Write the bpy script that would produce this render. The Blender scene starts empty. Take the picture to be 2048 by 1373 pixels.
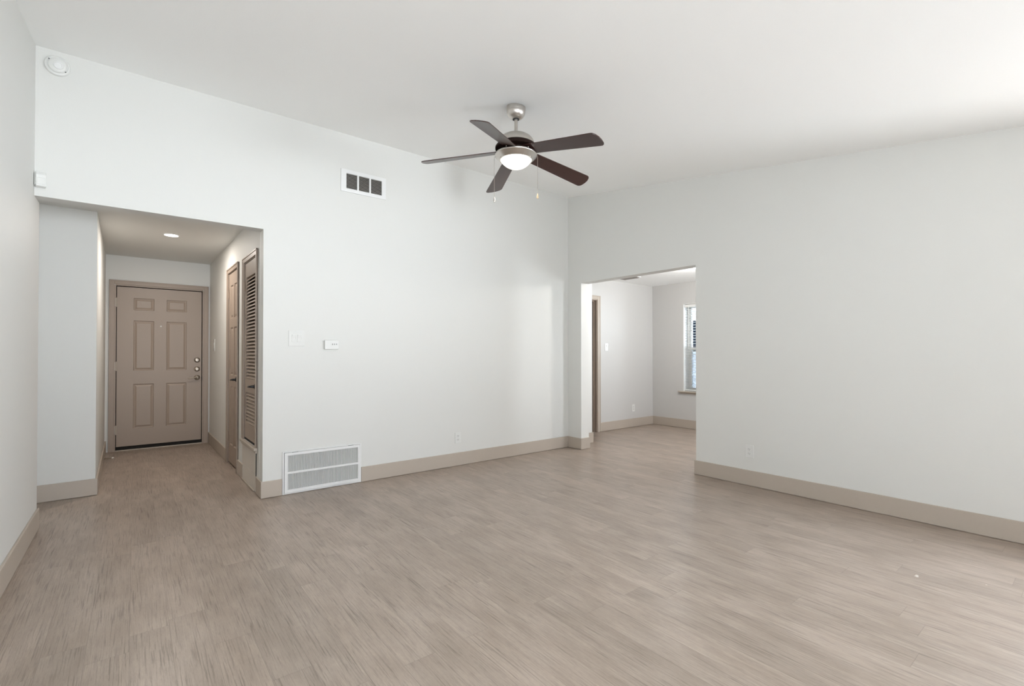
import bpy, bmesh, math, random
from mathutils import Matrix, Vector

random.seed(7)
S = bpy.context.scene
COL = S.collection

# ------------------------------------------------------------------ camera, world, light, exposure
H_CAM = 1.21
cam_d = bpy.data.cameras.new('camera')
cam_d.sensor_fit = 'HORIZONTAL'
cam_d.sensor_width = 36.0
cam_d.lens = 953.09 / 2048 * 36.0
cam_d.shift_y = (700.145 - 686.5) / 2048
cam_d.clip_start = 0.02
cam = bpy.data.objects.new('camera', cam_d)
COL.objects.link(cam)
cam.location = (0, 0, H_CAM)
cam.rotation_euler = (math.radians(90 + 0.5047), 0, math.radians(-38.3917))
S.camera = cam

W = bpy.data.worlds.new('daylight')
S.world = W
W.use_nodes = True
bg = W.node_tree.nodes['Background']
# overcast sky; ground glow added to light ceilings, darkened steeply down to spare the nearest
_nt = W.node_tree
_tc = _nt.nodes.new('ShaderNodeTexCoord')
_sp = _nt.nodes.new('ShaderNodeSeparateXYZ')
_rm = _nt.nodes.new('ShaderNodeMapRange')
_rm.inputs[1].default_value = -0.12
_rm.inputs[2].default_value = 0.12
_mx = _nt.nodes.new('ShaderNodeMix')
_mx.data_type = 'RGBA'
_mx.inputs[6].default_value = (3.80, 4.10, 4.38, 1)
_mx.inputs[7].default_value = (1.66, 1.81, 2.00, 1)
_nt.links.new(_tc.outputs['Generated'], _sp.inputs[0])
_nt.links.new(_sp.outputs['Z'], _rm.inputs[0])
_nt.links.new(_rm.outputs[0], _mx.inputs[0])
_r2 = _nt.nodes.new('ShaderNodeMapRange')
_r2.inputs[1].default_value = -0.75
_r2.inputs[2].default_value = -0.28
_m2 = _nt.nodes.new('ShaderNodeMix')
_m2.data_type = 'RGBA'
_m2.inputs[6].default_value = (0.30, 0.34, 0.30, 1)
_nt.links.new(_sp.outputs['Z'], _r2.inputs[0])
_nt.links.new(_r2.outputs[0], _m2.inputs[0])
_nt.links.new(_mx.outputs[2], _m2.inputs[7])
_nt.links.new(_m2.outputs[2], bg.inputs['Color'])
bg.inputs['Strength'].default_value = 11.4

S.view_settings.view_transform = 'Standard'
S.view_settings.look = 'None'
S.view_settings.gamma = 1.0
S.view_settings.use_curve_mapping = False
S.view_settings.exposure = 0.0
S.cycles.max_bounces = 14
S.cycles.diffuse_bounces = 9
S.cycles.glossy_bounces = 4
S.cycles.transparent_max_bounces = 16
S.cycles.sample_clamp_indirect = 8.0
S.cycles.caustics_reflective = False
S.cycles.caustics_refractive = False


def lamp(name, kind, loc, energy, color=(1, 1, 1), rot=(0, 0, 0), **kw):
    d = bpy.data.lights.new(name, kind)
    d.energy = energy
    d.color = color
    for k, v in kw.items():
        setattr(d, k, v)
    o = bpy.data.objects.new(name, d)
    COL.objects.link(o)
    o.location = loc
    o.rotation_euler = rot
    return o


def portal(name, loc, rot, sx, sy):
    o = lamp(name, 'AREA', loc, 1, rot=rot, shape='RECTANGLE', size=sx, size_y=sy)
    o.data.cycles.is_portal = True
    return o


# room measures (metres; camera stands at x=0, y=0, x runs along the far wall, y into the room)
D, XL, XR = 4.428, -0.525, 4.442        # far wall, left wall, right wall
REAR = -2.2                             # wall behind the camera
HC, SLOPE = 3.261, 0.145                # ceiling height at the far wall, fall towards the rear
X1, HH = 0.845, 2.261                   # hall opening: right edge, head
HB, TB = 0.141, 0.014                   # baseboard height, thickness
Y1, Y2, HO = 4.194, 2.618, 2.112        # opening in the right wall
WT = 0.14
YD, XD, HD = 4.9675, 7.05, 2.383        # dining room: far wall, window wall, ceiling
HHALL, YF = 2.437, 3.262                # hall ceiling, front wall (hall frame)
SIDE_WIN = (-2.00, 0.14, 0.95, 2.10)    # wide window in the right wall, just out of view: y from, y to, sill, head
ADDED_REAR_WIN = (0.1, 1.0, 0.02, 2.04)        # unseen window added for fill behind the camera: x from, x to, sill, head


def ceil_z(y):
    return HC - SLOPE * (D - y)


# daylight enters by the wide window in the right wall, the dining window, and unseen openings added behind the camera and at the dining rear
portal('side_window_daylight', (XR + WT - 0.01, (SIDE_WIN[0] + SIDE_WIN[1]) / 2, (SIDE_WIN[2] + SIDE_WIN[3]) / 2),
       (math.radians(90), 0, math.radians(90)), SIDE_WIN[1] - SIDE_WIN[0], SIDE_WIN[3] - SIDE_WIN[2])
portal('added_rear_window_daylight', ((ADDED_REAR_WIN[0] + ADDED_REAR_WIN[1]) / 2, REAR - 0.1, (ADDED_REAR_WIN[2] + ADDED_REAR_WIN[3]) / 2),
       (math.radians(90), 0, 0), ADDED_REAR_WIN[1] - ADDED_REAR_WIN[0], ADDED_REAR_WIN[3] - ADDED_REAR_WIN[2])
portal('dining_window_daylight', (XD + 0.19, 3.92, 1.31), (math.radians(90), 0, math.radians(90)), 0.9, 1.4)
portal('added_dining_window_daylight', (5.9, 0.16, 1.225), (math.radians(90), 0, 0), 0.45, 1.45)

# ------------------------------------------------------------------ materials


def srgb(r, g, b):
    def f(c):
        c /= 255.0
        return c / 12.92 if c <= 0.04045 else ((c + 0.055) / 1.055) ** 2.4
    return (f(r), f(g), f(b), 1)


def mat(name, color, rough=0.5, metal=0.0, bump=0.0, bump_scale=200.0, coat=0.0, spec=0.5, vary=0.0, aniso=0.0):
    m = bpy.data.materials.new(name)
    m.use_nodes = True
    nt = m.node_tree
    b = nt.nodes['Principled BSDF']
    b.inputs['Base Color'].default_value = color
    b.inputs['Roughness'].default_value = rough
    b.inputs['Metallic'].default_value = metal
    b.inputs['Specular IOR Level'].default_value = spec
    b.inputs['Coat Weight'].default_value = coat
    if aniso:
        b.inputs['Anisotropic'].default_value = aniso
    tc = nt.nodes.new('ShaderNodeTexCoord')
    n = nt.nodes.new('ShaderNodeTexNoise')
    n.inputs['Scale'].default_value = bump_scale
    n.inputs['Detail'].default_value = 3
    nt.links.new(tc.outputs['Object'], n.inputs['Vector'])
    if bump:
        bp = nt.nodes.new('ShaderNodeBump')
        bp.inputs['Strength'].default_value = bump
        bp.inputs['Distance'].default_value = 0.002
        nt.links.new(n.outputs['Fac'], bp.inputs['Height'])
        nt.links.new(bp.outputs['Normal'], b.inputs['Normal'])
    mx = nt.nodes.new('ShaderNodeMix')
    mx.data_type = 'RGBA'
    mx.inputs[6].default_value = tuple(c * (1 - vary) for c in color[:3]) + (1,)
    mx.inputs[7].default_value = tuple(min(1, c * (1 + vary)) for c in color[:3]) + (1,)
    nt.links.new(n.outputs['Fac'], mx.inputs[0])
    nt.links.new(mx.outputs[2], b.inputs['Base Color'])
    return m


def emit(name, color, strength):
    m = bpy.data.materials.new(name)
    m.use_nodes = True
    b = m.node_tree.nodes['Principled BSDF']
    b.inputs['Base Color'].default_value = (0.9, 0.9, 0.88, 1)
    b.inputs['Roughness'].default_value = 0.25
    b.inputs['Emission Color'].default_value = color
    b.inputs['Emission Strength'].default_value = strength
    return m


def glass(name, tint=(0.94, 0.96, 0.96, 1), rough=0.02):
    m = bpy.data.materials.new(name)
    m.use_nodes = True
    nt = m.node_tree
    nt.nodes.remove(nt.nodes['Principled BSDF'])
    out = nt.nodes['Material Output']
    t = nt.nodes.new('ShaderNodeBsdfTransparent')
    t.inputs['Color'].default_value = tint
    g = nt.nodes.new('ShaderNodeBsdfGlossy')
    g.inputs['Roughness'].default_value = rough
    f = nt.nodes.new('ShaderNodeFresnel')
    f.inputs['IOR'].default_value = 1.45
    mx = nt.nodes.new('ShaderNodeMixShader')
    nt.links.new(f.outputs[0], mx.inputs[0])
    nt.links.new(t.outputs[0], mx.inputs[1])
    nt.links.new(g.outputs[0], mx.inputs[2])
    nt.links.new(mx.outputs[0], out.inputs['Surface'])
    return m


def plank_material():
    m = bpy.data.materials.new('vinyl_plank')
    m.use_nodes = True
    nt = m.node_tree
    N, L = nt.nodes, nt.links
    b = N['Principled BSDF']
    tc = N.new('ShaderNodeTexCoord')
    sep = N.new('ShaderNodeSeparateXYZ')
    L.new(tc.outputs['Object'], sep.inputs[0])

    def val(v):
        n = N.new('ShaderNodeValue')
        n.outputs[0].default_value = v
        return n.outputs[0]

    def mth(op, a, c=None, clamp=False):
        n = N.new('ShaderNodeMath')
        n.operation = op
        n.use_clamp = clamp
        for i, x in enumerate((a, c)):
            if x is None:
                continue
            if isinstance(x, (int, float)):
                n.inputs[i].default_value = x
            else:
                L.new(x, n.inputs[i])
        return n.outputs[0]

    PW, PL = 0.139, 1.22
    fx = mth('DIVIDE', mth('ADD', sep.outputs['X'], 20 * PW - 0.132 + 0.003), PW)
    row = mth('FLOOR', fx)
    wn = N.new('ShaderNodeTexWhiteNoise')
    wn.noise_dimensions = '1D'
    L.new(row, wn.inputs['W'])
    fy = mth('ADD', mth('DIVIDE', mth('ADD', sep.outputs['Y'], 40.0), PL), mth('MULTIPLY', wn.outputs['Value'], 7.31))
    piece = mth('FLOOR', fy)
    cmb = N.new('ShaderNodeCombineXYZ')
    L.new(row, cmb.inputs[0])
    L.new(piece, cmb.inputs[1])
    wn2 = N.new('ShaderNodeTexWhiteNoise')
    wn2.noise_dimensions = '2D'
    L.new(cmb.outputs[0], wn2.inputs['Vector'])
    tone = wn2.outputs['Value']
    # grain: each plank shifts the noise so strokes end at its edges
    gx = mth('ADD', sep.outputs['X'], mth('MULTIPLY', tone, 13.7))
    gy = mth('ADD', sep.outputs['Y'], mth('MULTIPLY', tone, 5.3))

    def grain(sx, sy, detail, rough, dist=0.0):
        c = N.new('ShaderNodeCombineXYZ')
        L.new(mth('MULTIPLY', gx, sx), c.inputs[0])
        L.new(mth('MULTIPLY', gy, sy), c.inputs[1])
        n = N.new('ShaderNodeTexNoise')
        n.inputs['Scale'].default_value = 1.0
        n.inputs['Detail'].default_value = detail
        n.inputs['Roughness'].default_value = rough
        n.inputs['Distortion'].default_value = dist
        L.new(c.outputs[0], n.inputs['Vector'])
        return n.outputs['Fac']

    g1 = grain(185, 4.6, 4, 0.62, 0.5)      # fine dark strokes
    g2 = grain(38, 2.2, 4, 0.6, 0.8)     # broad bands
    g3 = grain(420, 45, 2, 0.5)          # speckle
    g4 = grain(7, 3.0, 3, 0.5)           # cloudy patches

    def remap(v, a, c2, lo, hi):
        n = N.new('ShaderNodeMapRange')
        n.inputs[1].default_value = a
        n.inputs[2].default_value = c2
        n.inputs[3].default_value = lo
        n.inputs[4].default_value = hi
        L.new(v, n.inputs[0])
        return n.outputs[0]

    # dark strokes gather in loose clusters along each plank
    g5 = grain(17, 1.5, 2, 0.5, 0.6)
    g6 = grain(230, 9, 3, 0.62, 0.3)
    dark = mth('MULTIPLY', remap(g1, 0.48, 0.38, 0, 1), remap(g5, 0.40, 0.60, 0.3, 1))
    dark2 = mth('MULTIPLY', remap(g6, 0.46, 0.36, 0, 1), remap(g5, 0.62, 0.40, 0.25, 0.9))
    lit = mth('MULTIPLY', remap(g1, 0.60, 0.72, 0, 1), remap(g2, 0.45, 0.62, 0, 1))
    k = mth('SUBTRACT', 1.07, mth('MULTIPLY', dark, 1.0 - GR['stroke']))
    k = mth('SUBTRACT', k, mth('MULTIPLY', dark2, 0.22))
    k = mth('ADD', k, mth('MULTIPLY', lit, 0.22))
    k = mth('MULTIPLY', k, remap(g2, 0.3, 0.7, GR['band'], 1.045))
    k = mth('MULTIPLY', k, remap(g3, 0.3, 0.7, 0.93, 1.065))
    k = mth('MULTIPLY', k, remap(g4, 0.3, 0.7, 0.94, 1.06))
    k = mth('MULTIPLY', k, remap(tone, 0, 1, GR['tone_lo'], GR['tone_hi']))
    # seams
    ex = mth('ABSOLUTE', mth('SUBTRACT', mth('FRACT', fx), 0.5))
    ey = mth('ABSOLUTE', mth('SUBTRACT', mth('FRACT', fy), 0.5))
    sx = remap(ex, 0.5 - 0.0016 / PW, 0.5 - 0.0004 / PW, 0, 1)
    sy = remap(ey, 0.5 - 0.0018 / PL, 0.5 - 0.0004 / PL, 0, 1)
    seam = mth('MAXIMUM', sx, sy)
    k = mth('MULTIPLY', k, mth('SUBTRACT', 1.0, mth('MULTIPLY', seam, 0.22)))
    mxc = N.new('ShaderNodeMix')
    mxc.data_type = 'RGBA'
    mxc.inputs[6].default_value = GR['col_a']
    mxc.inputs[7].default_value = GR['col_b']
    L.new(remap(g4, 0.35, 0.65, 0, 1), mxc.inputs[0])
    vm = N.new('ShaderNodeVectorMath')
    vm.operation = 'SCALE'
    L.new(mxc.outputs[2], vm.inputs[0])
    L.new(k, vm.inputs['Scale'])
    L.new(vm.outputs[0], b.inputs['Base Color'])
    L.new(remap(g1, 0.3, 0.65, GR['rough'] + 0.08, GR['rough'] - 0.03), b.inputs['Roughness'])
    b.inputs['Specular IOR Level'].default_value = 0.5
    bp = N.new('ShaderNodeBump')
    bp.inputs['Strength'].default_value = 0.25
    bp.inputs['Distance'].default_value = 0.0008
    L.new(mth('SUBTRACT', g1, seam), bp.inputs['Height'])
    L.new(bp.outputs['Normal'], b.inputs['Normal'])
    return m


GR = dict(stroke=0.62, band=0.92, tone_lo=0.93, tone_hi=1.07, rough=0.33,
          col_a=(0.318, 0.254, 0.206, 1), col_b=(0.354, 0.289, 0.240, 1))

M = {}
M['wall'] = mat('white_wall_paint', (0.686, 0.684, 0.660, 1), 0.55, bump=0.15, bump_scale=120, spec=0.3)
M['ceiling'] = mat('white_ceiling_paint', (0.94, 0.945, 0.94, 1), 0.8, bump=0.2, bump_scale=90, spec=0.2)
M['wall_dining'] = mat('greige_wall_paint', (0.57, 0.562, 0.548, 1), 0.6, bump=0.15, bump_scale=120, spec=0.3)
M['trim'] = mat('beige_trim_paint', (0.455, 0.395, 0.335, 1), 0.42, bump=0.05, bump_scale=60, vary=0.02)
M['door'] = mat('taupe_door_paint', (0.335, 0.265, 0.212, 1), 0.42, bump=0.08, bump_scale=150, vary=0.02)
M['white'] = mat('white_plastic', (0.71, 0.71, 0.69, 1), 0.35)
M['gloss'] = mat('glossy_white_plastic', (0.73, 0.73, 0.71, 1), 0.12)
M['metalwhite'] = mat('white_enamelled_metal', (0.76, 0.76, 0.755, 1), 0.35)
M['offwhite'] = mat('off_white_panel_paint', (0.62, 0.57, 0.51, 1), 0.5)
M['nickel'] = mat('brushed_nickel', (0.62, 0.585, 0.545, 1), 0.3, metal=1.0, aniso=0.4, bump=0.03, bump_scale=400)
M['chain'] = mat('dull_chain', (0.30, 0.26, 0.23, 1), 0.6)
M['hardware'] = mat('satin_nickel', (0.44, 0.385, 0.325, 1), 0.38, metal=1.0)
M['espresso'] = mat('espresso_veneer', (0.040, 0.016, 0.013, 1), 0.27, coat=0.0, spec=0.55, vary=0.15, bump_scale=40)
M['band'] = mat('dark_brown_motor_band', (0.016, 0.007, 0.005, 1), 0.65, spec=0.15)
M['black'] = mat('matte_black_metal', (0.008, 0.008, 0.008, 1), 0.4)
M['dark'] = mat('dark_gap_fill', (0.012, 0.011, 0.010, 1), 0.9)  # flat near-black standing in for shade in gaps and recesses
M['duct'] = mat('grey_duct', (0.30, 0.28, 0.26, 1), 0.8)
M['filter'] = mat('grey_filter_pad', (0.42, 0.42, 0.41, 1), 0.9)
M['slot'] = mat('dark_grey_slot', (0.10, 0.10, 0.10, 1), 0.6)
M['button'] = mat('grey_button', (0.33, 0.33, 0.32, 1), 0.5)
M['rubber'] = mat('white_rubber', (0.75, 0.73, 0.70, 1), 0.5)
M['wood'] = mat('light_wood_pendant', (0.55, 0.42, 0.26, 1), 0.4)
M['bowl'] = emit('lit_frosted_glass', (1.0, 0.95, 0.84, 1), 1.2)
M['led'] = emit('lit_diffuser', (1.0, 0.97, 0.92, 1), 5.0)
M['glass'] = glass('window_glass', (0.55, 0.58, 0.60, 1))
M['screen'] = glass('insect_screen', (0.55, 0.56, 0.57, 1), 0.9)
M['blind'] = mat('white_blind_slat', (0.82, 0.82, 0.80, 1), 0.4)
M['siding'] = mat('pale_siding', (0.62, 0.62, 0.63, 1), 0.8)
M['darkpane'] = mat('dark_blue_window_pane', (0.004, 0.007, 0.012, 1), 0.5, spec=0.0)
M['ground'] = mat('concrete_ground', (0.42, 0.41, 0.39, 1), 0.9)
M['floor'] = plank_material()

# ------------------------------------------------------------------ mesh helpers


class MB:
    def __init__(self, T=None):
        self.bm = bmesh.new()
        self.T = T or Matrix.Identity(4)

    def _add(self, tmp, M4=None):
        me = bpy.data.meshes.new('tmp')
        tmp.to_mesh(me)
        tmp.free()
        me.transform(self.T @ (M4 or Matrix.Identity(4)))
        self.bm.from_mesh(me)
        bpy.data.meshes.remove(me)
        return self

    def box(self, x0, x1, y0, y1, z0, z1, bev=0.0, M4=None, seg=2):
        t = bmesh.new()
        bmesh.ops.create_cube(t, size=1)
        for v in t.verts:
            v.co = Vector(((x0 + x1) / 2 + v.co.x * (x1 - x0), (y0 + y1) / 2 + v.co.y * (y1 - y0), (z0 + z1) / 2 + v.co.z * (z1 - z0)))
        if bev:
            bmesh.ops.bevel(t, geom=t.edges[:], offset=bev, segments=seg, profile=0.5, affect='EDGES')
        return self._add(t, M4)

    def prism(self, pts, h0, h1, axis='Z', bev=0.0, M4=None):
        """polygon pts (2-D) extruded along an axis. Z: (x,y)  X: (y,z)  Y: (x,z)"""
        t = bmesh.new()

        def P(a, b, h):
            return {'Z': (a, b, h), 'X': (h, a, b), 'Y': (a, h, b)}[axis]
        lo = [t.verts.new(P(a, b, h0)) for a, b in pts]
        hi = [t.verts.new(P(a, b, h1)) for a, b in pts]
        n = len(pts)
        t.faces.new(lo)
        t.faces.new(hi[::-1])
        for i in range(n):
            t.faces.new((lo[i], hi[i], hi[(i + 1) % n], lo[(i + 1) % n]))
        bmesh.ops.recalc_face_normals(t, faces=t.faces[:])
        if bev:
            bmesh.ops.bevel(t, geom=t.edges[:], offset=bev, segments=2, profile=0.5, affect='EDGES')
        return self._add(t, M4)

    def lathe(self, prof, seg=48, M4=None):
        """profile (r,z) turned about Z"""
        t = bmesh.new()
        rings = []
        for r, z in prof:
            if r < 1e-6:
                rings.append([t.verts.new((0, 0, z))])
            else:
                rings.append([t.verts.new((r * math.cos(2 * math.pi * i / seg), r * math.sin(2 * math.pi * i / seg), z)) for i in range(seg)])
        for a, b in zip(rings[:-1], rings[1:]):
            for i in range(seg):
                j = (i + 1) % seg
                if len(a) == 1 and len(b) == 1:
                    continue
                if len(a) == 1:
                    t.faces.new((a[0], b[i], b[j]))
                elif len(b) == 1:
                    t.faces.new((a[i], b[0], a[j]))
                else:
                    t.faces.new((a[i], b[i], b[j], a[j]))
        if len(rings[0]) > 1 and len(rings[-1]) > 1:
            if abs(prof[0][0] - prof[-1][0]) > 1e-6 or abs(prof[0][1] - prof[-1][1]) > 1e-6:
                t.faces.new(rings[0])
                t.faces.new(rings[-1])
        bmesh.ops.recalc_face_normals(t, faces=t.faces[:])
        for f in t.faces:
            f.smooth = True
        return self._add(t, M4)

    def tube(self, pts, r, seg=10, taper=None, M4=None):
        t = bmesh.new()
        pts = [Vector(p) for p in pts]
        rings = []
        up = Vector((0.13, 0.27, 0.95)).normalized()
        for i, p in enumerate(pts):
            d = (pts[min(i + 1, len(pts) - 1)] - pts[max(i - 1, 0)]).normalized()
            a = d.cross(up)
            if a.length < 1e-3:
                a = d.cross(Vector((1, 0, 0)))
            a.normalize()
            b = d.cross(a)
            rr = r if taper is None else r * taper[i]
            rings.append([t.verts.new(p + a * rr * math.cos(2 * math.pi * k / seg) + b * rr * math.sin(2 * math.pi * k / seg)) for k in range(seg)])
        for A, B in zip(rings[:-1], rings[1:]):
            for k in range(seg):
                t.faces.new((A[k], B[k], B[(k + 1) % seg], A[(k + 1) % seg]))
        t.faces.new(rings[0])
        t.faces.new(rings[-1])
        bmesh.ops.recalc_face_normals(t, faces=t.faces[:])
        for f in t.faces:
            f.smooth = True
        return self._add(t, M4)

    def build(self, name, material, parent=None, loc=None, rot=None):
        me = bpy.data.meshes.new(name)
        self.bm.to_mesh(me)
        self.bm.free()
        me.materials.append(material)
        o = bpy.data.objects.new(name, me)
        COL.objects.link(o)
        if any(p.use_smooth for p in me.polygons):
            e = o.modifiers.new('edges', 'EDGE_SPLIT')
            e.split_angle = math.radians(38)
        if parent:
            o.parent = parent
        if loc is not None:
            o.location = loc
        if rot is not None:
            o.rotation_euler = rot
        return o


def tag(o, label=None, cat=None, group=None, kind=None):
    if label:
        o['label'] = label
    if cat:
        o['category'] = cat
    if group:
        o['group'] = group
    if kind:
        o['kind'] = kind
    return o


def empty(name, loc, label=None, cat=None, rz=0.0, group=None, kind=None):
    o = bpy.data.objects.new(name, None)
    o.empty_display_size = 0.1
    COL.objects.link(o)
    o.location = loc
    o.rotation_euler = (0, 0, rz)
    return tag(o, label, cat, group, kind)


def struct(mb, name, m, label=None, parent=None):
    o = mb.build(name, m, parent)
    if parent is None:
        tag(o, label, None, None, 'structure')
    elif label:
        o['label'] = label
    return o


# hall frame: origin at the near right corner of the hall, turned a little against the far wall
HA = math.atan(0.0113)
HALL = Matrix.Translation((X1, D, 0)) @ Matrix.Rotation(HA, 4, 'Z')


def hall(x, y, z=0.0):
    return HALL @ Vector((x, y, z))


# ------------------------------------------------------------------ setting: floor, ceilings, walls
struct(MB().box(-2.6, 7.35, REAR - 0.3, 7.95, -0.12, 0.0), 'floor', M['floor'], 'greyish beige wood-look vinyl plank floor running through all rooms')

struct(MB().prism([(REAR - 0.2, ceil_z(REAR - 0.2)), (D + 0.06, ceil_z(D + 0.06)), (D + 0.06, HC + 0.3), (REAR - 0.2, ceil_z(REAR - 0.2) + 0.2)],
                  XL - 0.1, XR + 0.12, 'X'), 'ceiling', M['ceiling'], 'sloping white ceiling over the living room')
# far wall with the hall opening
mb = MB().box(X1, XR + 0.001, D, D + 0.12, 0, HC + 0.15).box(XL - 0.1, X1, D, D + 0.12, HH, HC + 0.15)
struct(mb, 'wall_back', M['wall'], 'white far wall with the opening to the hall')
struct(MB().prism([(REAR - 0.15, 0), (D - 0.0005, 0), (D - 0.0005, ceil_z(D) + 0.1), (REAR - 0.15, ceil_z(REAR) + 0.1)], XL - 0.12, XL, 'X')
       .box(XL - 0.12, XL, D - 0.0005, 4.64, 0, HH), 'wall_left', M['wall'], 'white wall at the left edge of the room')
# right wall with opening to the dining room
mb = MB()
sy0, sy1, sz0, sz = SIDE_WIN
mb.box(XR, XR + WT, sy0, sy1, 0, sz0)
mb.prism([(sy1, 0), (Y2, 0), (Y2, ceil_z(Y2) + 0.1), (sy1, ceil_z(sy1) + 0.1)], XR, XR + WT, 'X')
mb.prism([(sy0, sz), (sy1, sz), (sy1, ceil_z(sy1) + 0.1), (sy0, ceil_z(sy0) + 0.1)], XR, XR + WT, 'X')
mb.prism([(REAR - 0.15, 0), (sy0, 0), (sy0, ceil_z(sy0) + 0.1), (REAR - 0.15, ceil_z(REAR) + 0.1)], XR, XR + WT, 'X')
mb.prism([(Y2, HO), (Y1, HO), (Y1, ceil_z(Y1) + 0.1), (Y2, ceil_z(Y2) + 0.1)], XR, XR + WT, 'X')
mb.prism([(Y1, 0), (D, 0), (D, ceil_z(D) + 0.1), (Y1, ceil_z(Y1) + 0.1)], XR, XR + WT, 'X')
struct(mb, 'wall_right', M['wall'], 'white right wall with the opening to the dining room')
struct(MB().box(XR + 0.001, 4.905, D, D + 0.12, 0, HC + 0.15), 'wall_stub', M['wall'], 'short white wall end just inside the dining room opening')
# wall behind the camera with a window added for fill light
rx0, rx1, rz0, rz1 = ADDED_REAR_WIN
mb = MB().box(XL - 0.1, rx0, REAR - 0.15, REAR, 0, 2.5).box(rx1, XR + 0.1, REAR - 0.15, REAR, 0, 2.5).box(rx0, rx1, REAR - 0.15, REAR, rz1, 2.5).box(rx0, rx1, REAR - 0.15, REAR, 0, rz0)
struct(mb, 'wall_rear', M['wall'], 'white wall behind the viewer with an added window')

# hall
mbh = MB(HALL)
AY0, AY1, AZ = 1.144, 1.710, 2.102        # panelled closet door
BY0, BY1, BZ0, BZ1 = 0.252, 0.793, 0.392, 2.083   # louvered closet door
for a, b in ((0.12, BY0), (BY1, AY0), (AY1, YF + 0.12)):
    mbh.box(0, 0.12, a, b, 0, HHALL + 0.1)
mbh.box(0, 0.12, BY0, BY1, 0, BZ0).box(0, 0.12, BY0, BY1, BZ1, HHALL + 0.1).box(0, 0.12, AY0, AY1, AZ, HHALL + 0.1)
struct(mbh, 'wall_hall_right', M['wall'], 'white right wall of the hall with two doors')
struct(MB(HALL).box(-1.21, -1.09, 1.02, YF + 0.12, 0, HHALL + 0.1).box(-2.9, -1.21, 1.02, 1.14, 0, HHALL + 0.1), 'wall_hall_left', M['wall'], 'white left wall of the hall with its corner')
mb = MB(HALL)
FX0, FX1, FZ = -0.995, -0.079, 2.068     # front door opening
mb.box(-1.09, FX0, YF, YF + 0.12, 0, HHALL + 0.1).box(FX1, 0, YF, YF + 0.12, 0, HHALL + 0.1).box(FX0, FX1, YF, YF + 0.12, FZ, HHALL + 0.1)
struct(mb, 'wall_front', M['wall'], 'white end wall of the hall around the front door')
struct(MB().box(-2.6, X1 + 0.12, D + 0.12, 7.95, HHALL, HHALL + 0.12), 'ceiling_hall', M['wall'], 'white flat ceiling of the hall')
struct(MB().box(-2.6, -2.2, D + 0.1, 5.6, 0, HHALL).box(-2.6, XL - 0.12, D + 0.0, D + 0.12, 0, HHALL), 'wall_corridor', M['wall'], 'white end of the side corridor off the hall')

# dining room
mb = MB()
DX0, DX1, DZ = 4.80, 5.622, 2.055
mb.box(4.0, DX0, YD, YD + 0.13, 0, HD + 0.1).box(DX1, XD + 0.2, YD, YD + 0.13, 0, HD + 0.1).box(DX0, DX1, YD, YD + 0.13, DZ, HD + 0.1)
struct(mb, 'wall_dining_back', M['wall_dining'], 'pale greige far wall of the dining room')
WY0, WY1, WZ0, WZ1 = 3.47, 4.38, 0.605, 2.03
mb = MB()
mb.box(XD, XD + 0.2, 0.1, WY0, 0, HD + 0.1).box(XD, XD + 0.2, WY1, YD, 0, HD + 0.1)
mb.box(XD, XD + 0.2, WY0, WY1, 0, WZ0).box(XD, XD + 0.2, WY0, WY1, WZ1, HD + 0.1)
struct(mb, 'wall_dining_right', M['wall_dining'], 'pale greige window wall of the dining room')
mb = MB().box(XR + WT, 5.68, 0.15, 0.3, 0, HD + 0.1).box(6.12, XD, 0.15, 0.3, 0, HD + 0.1).box(5.68, 6.12, 0.15, 0.3, 0, 0.5).box(5.68, 6.12, 0.15, 0.3, 1.95, HD + 0.1)  # unseen opening added here for more daylight in the dining room
struct(mb, 'wall_dining_rear', M['wall_dining'], 'pale greige near wall of the dining room')
struct(MB().box(XR + WT, XD + 0.2, 0.15, YD + 0.12, HD, HD + 0.12).box(4.0, XR + WT, D + 0.12, YD + 0.12, HD, HD + 0.12), 'ceiling_dining', M['ceiling'], 'white flat ceiling of the dining room')
struct(MB().box(3.9, 4.0, D + 0.12, YD + 0.12, 0, HD + 0.1).box(DX0 - 0.1, DX1 + 0.1, YD + 1.0, YD + 1.1, 0, HD).box(DX0 - 0.2, DX0 - 0.1, YD + 0.13, YD + 1.1, 0, HD)
       .box(DX1 + 0.1, DX1 + 0.2, YD + 0.13, YD + 1.1, 0, HD).box(DX0 - 0.2, DX1 + 0.2, YD + 0.13, YD + 1.1, HD, HD + 0.1), 'wall_passage', M['wall_dining'], 'walls of the passage behind the dining room doorway')

# ------------------------------------------------------------------ baseboards
BV = 0.003


def bb(mb, x0, x1, y0, y1):
    return mb.box(x0, x1, y0, y1, 0.002, HB, BV)


GX0, GX1, GZ = 0.997, 1.683, 0.371      # return air grille
mb = MB()
bb(mb, X1 - TB, GX0 - 0.002, D - TB, D)
struct(mb, 'baseboard_back_left', M['trim'], 'short beige baseboard between the hall opening and the return air grille')
mb = MB()
bb(mb, GX1 + 0.002, XR, D - TB, D)
struct(mb, 'baseboard_back', M['trim'], 'long beige baseboard along the far wall')
mb = MB(HALL)
bb(mb, -TB, 0, 0.0, 0.19)
struct(mb, 'baseboard_jamb', M['trim'], 'beige baseboard wrapping the hall corner')
mb = MB()
bb(mb, XL, XL + TB, REAR, 4.64)
struct(mb, 'baseboard_left', M['trim'], 'beige baseboard along the left wall')
mb = MB()
bb(mb, XR - TB, XR, REAR, Y2 + TB)
bb(mb, XR, XR + WT, Y2, Y2 + TB)
struct(mb, 'baseboard_right', M['trim'], 'beige baseboard along the right wall')
mb = MB()
bb(mb, XR - TB, XR, Y1 - TB, D - TB)
bb(mb, XR, XR + WT + TB, Y1 - TB, Y1)
bb(mb, XR + WT, XR + WT + TB, Y1, D - TB)
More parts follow.
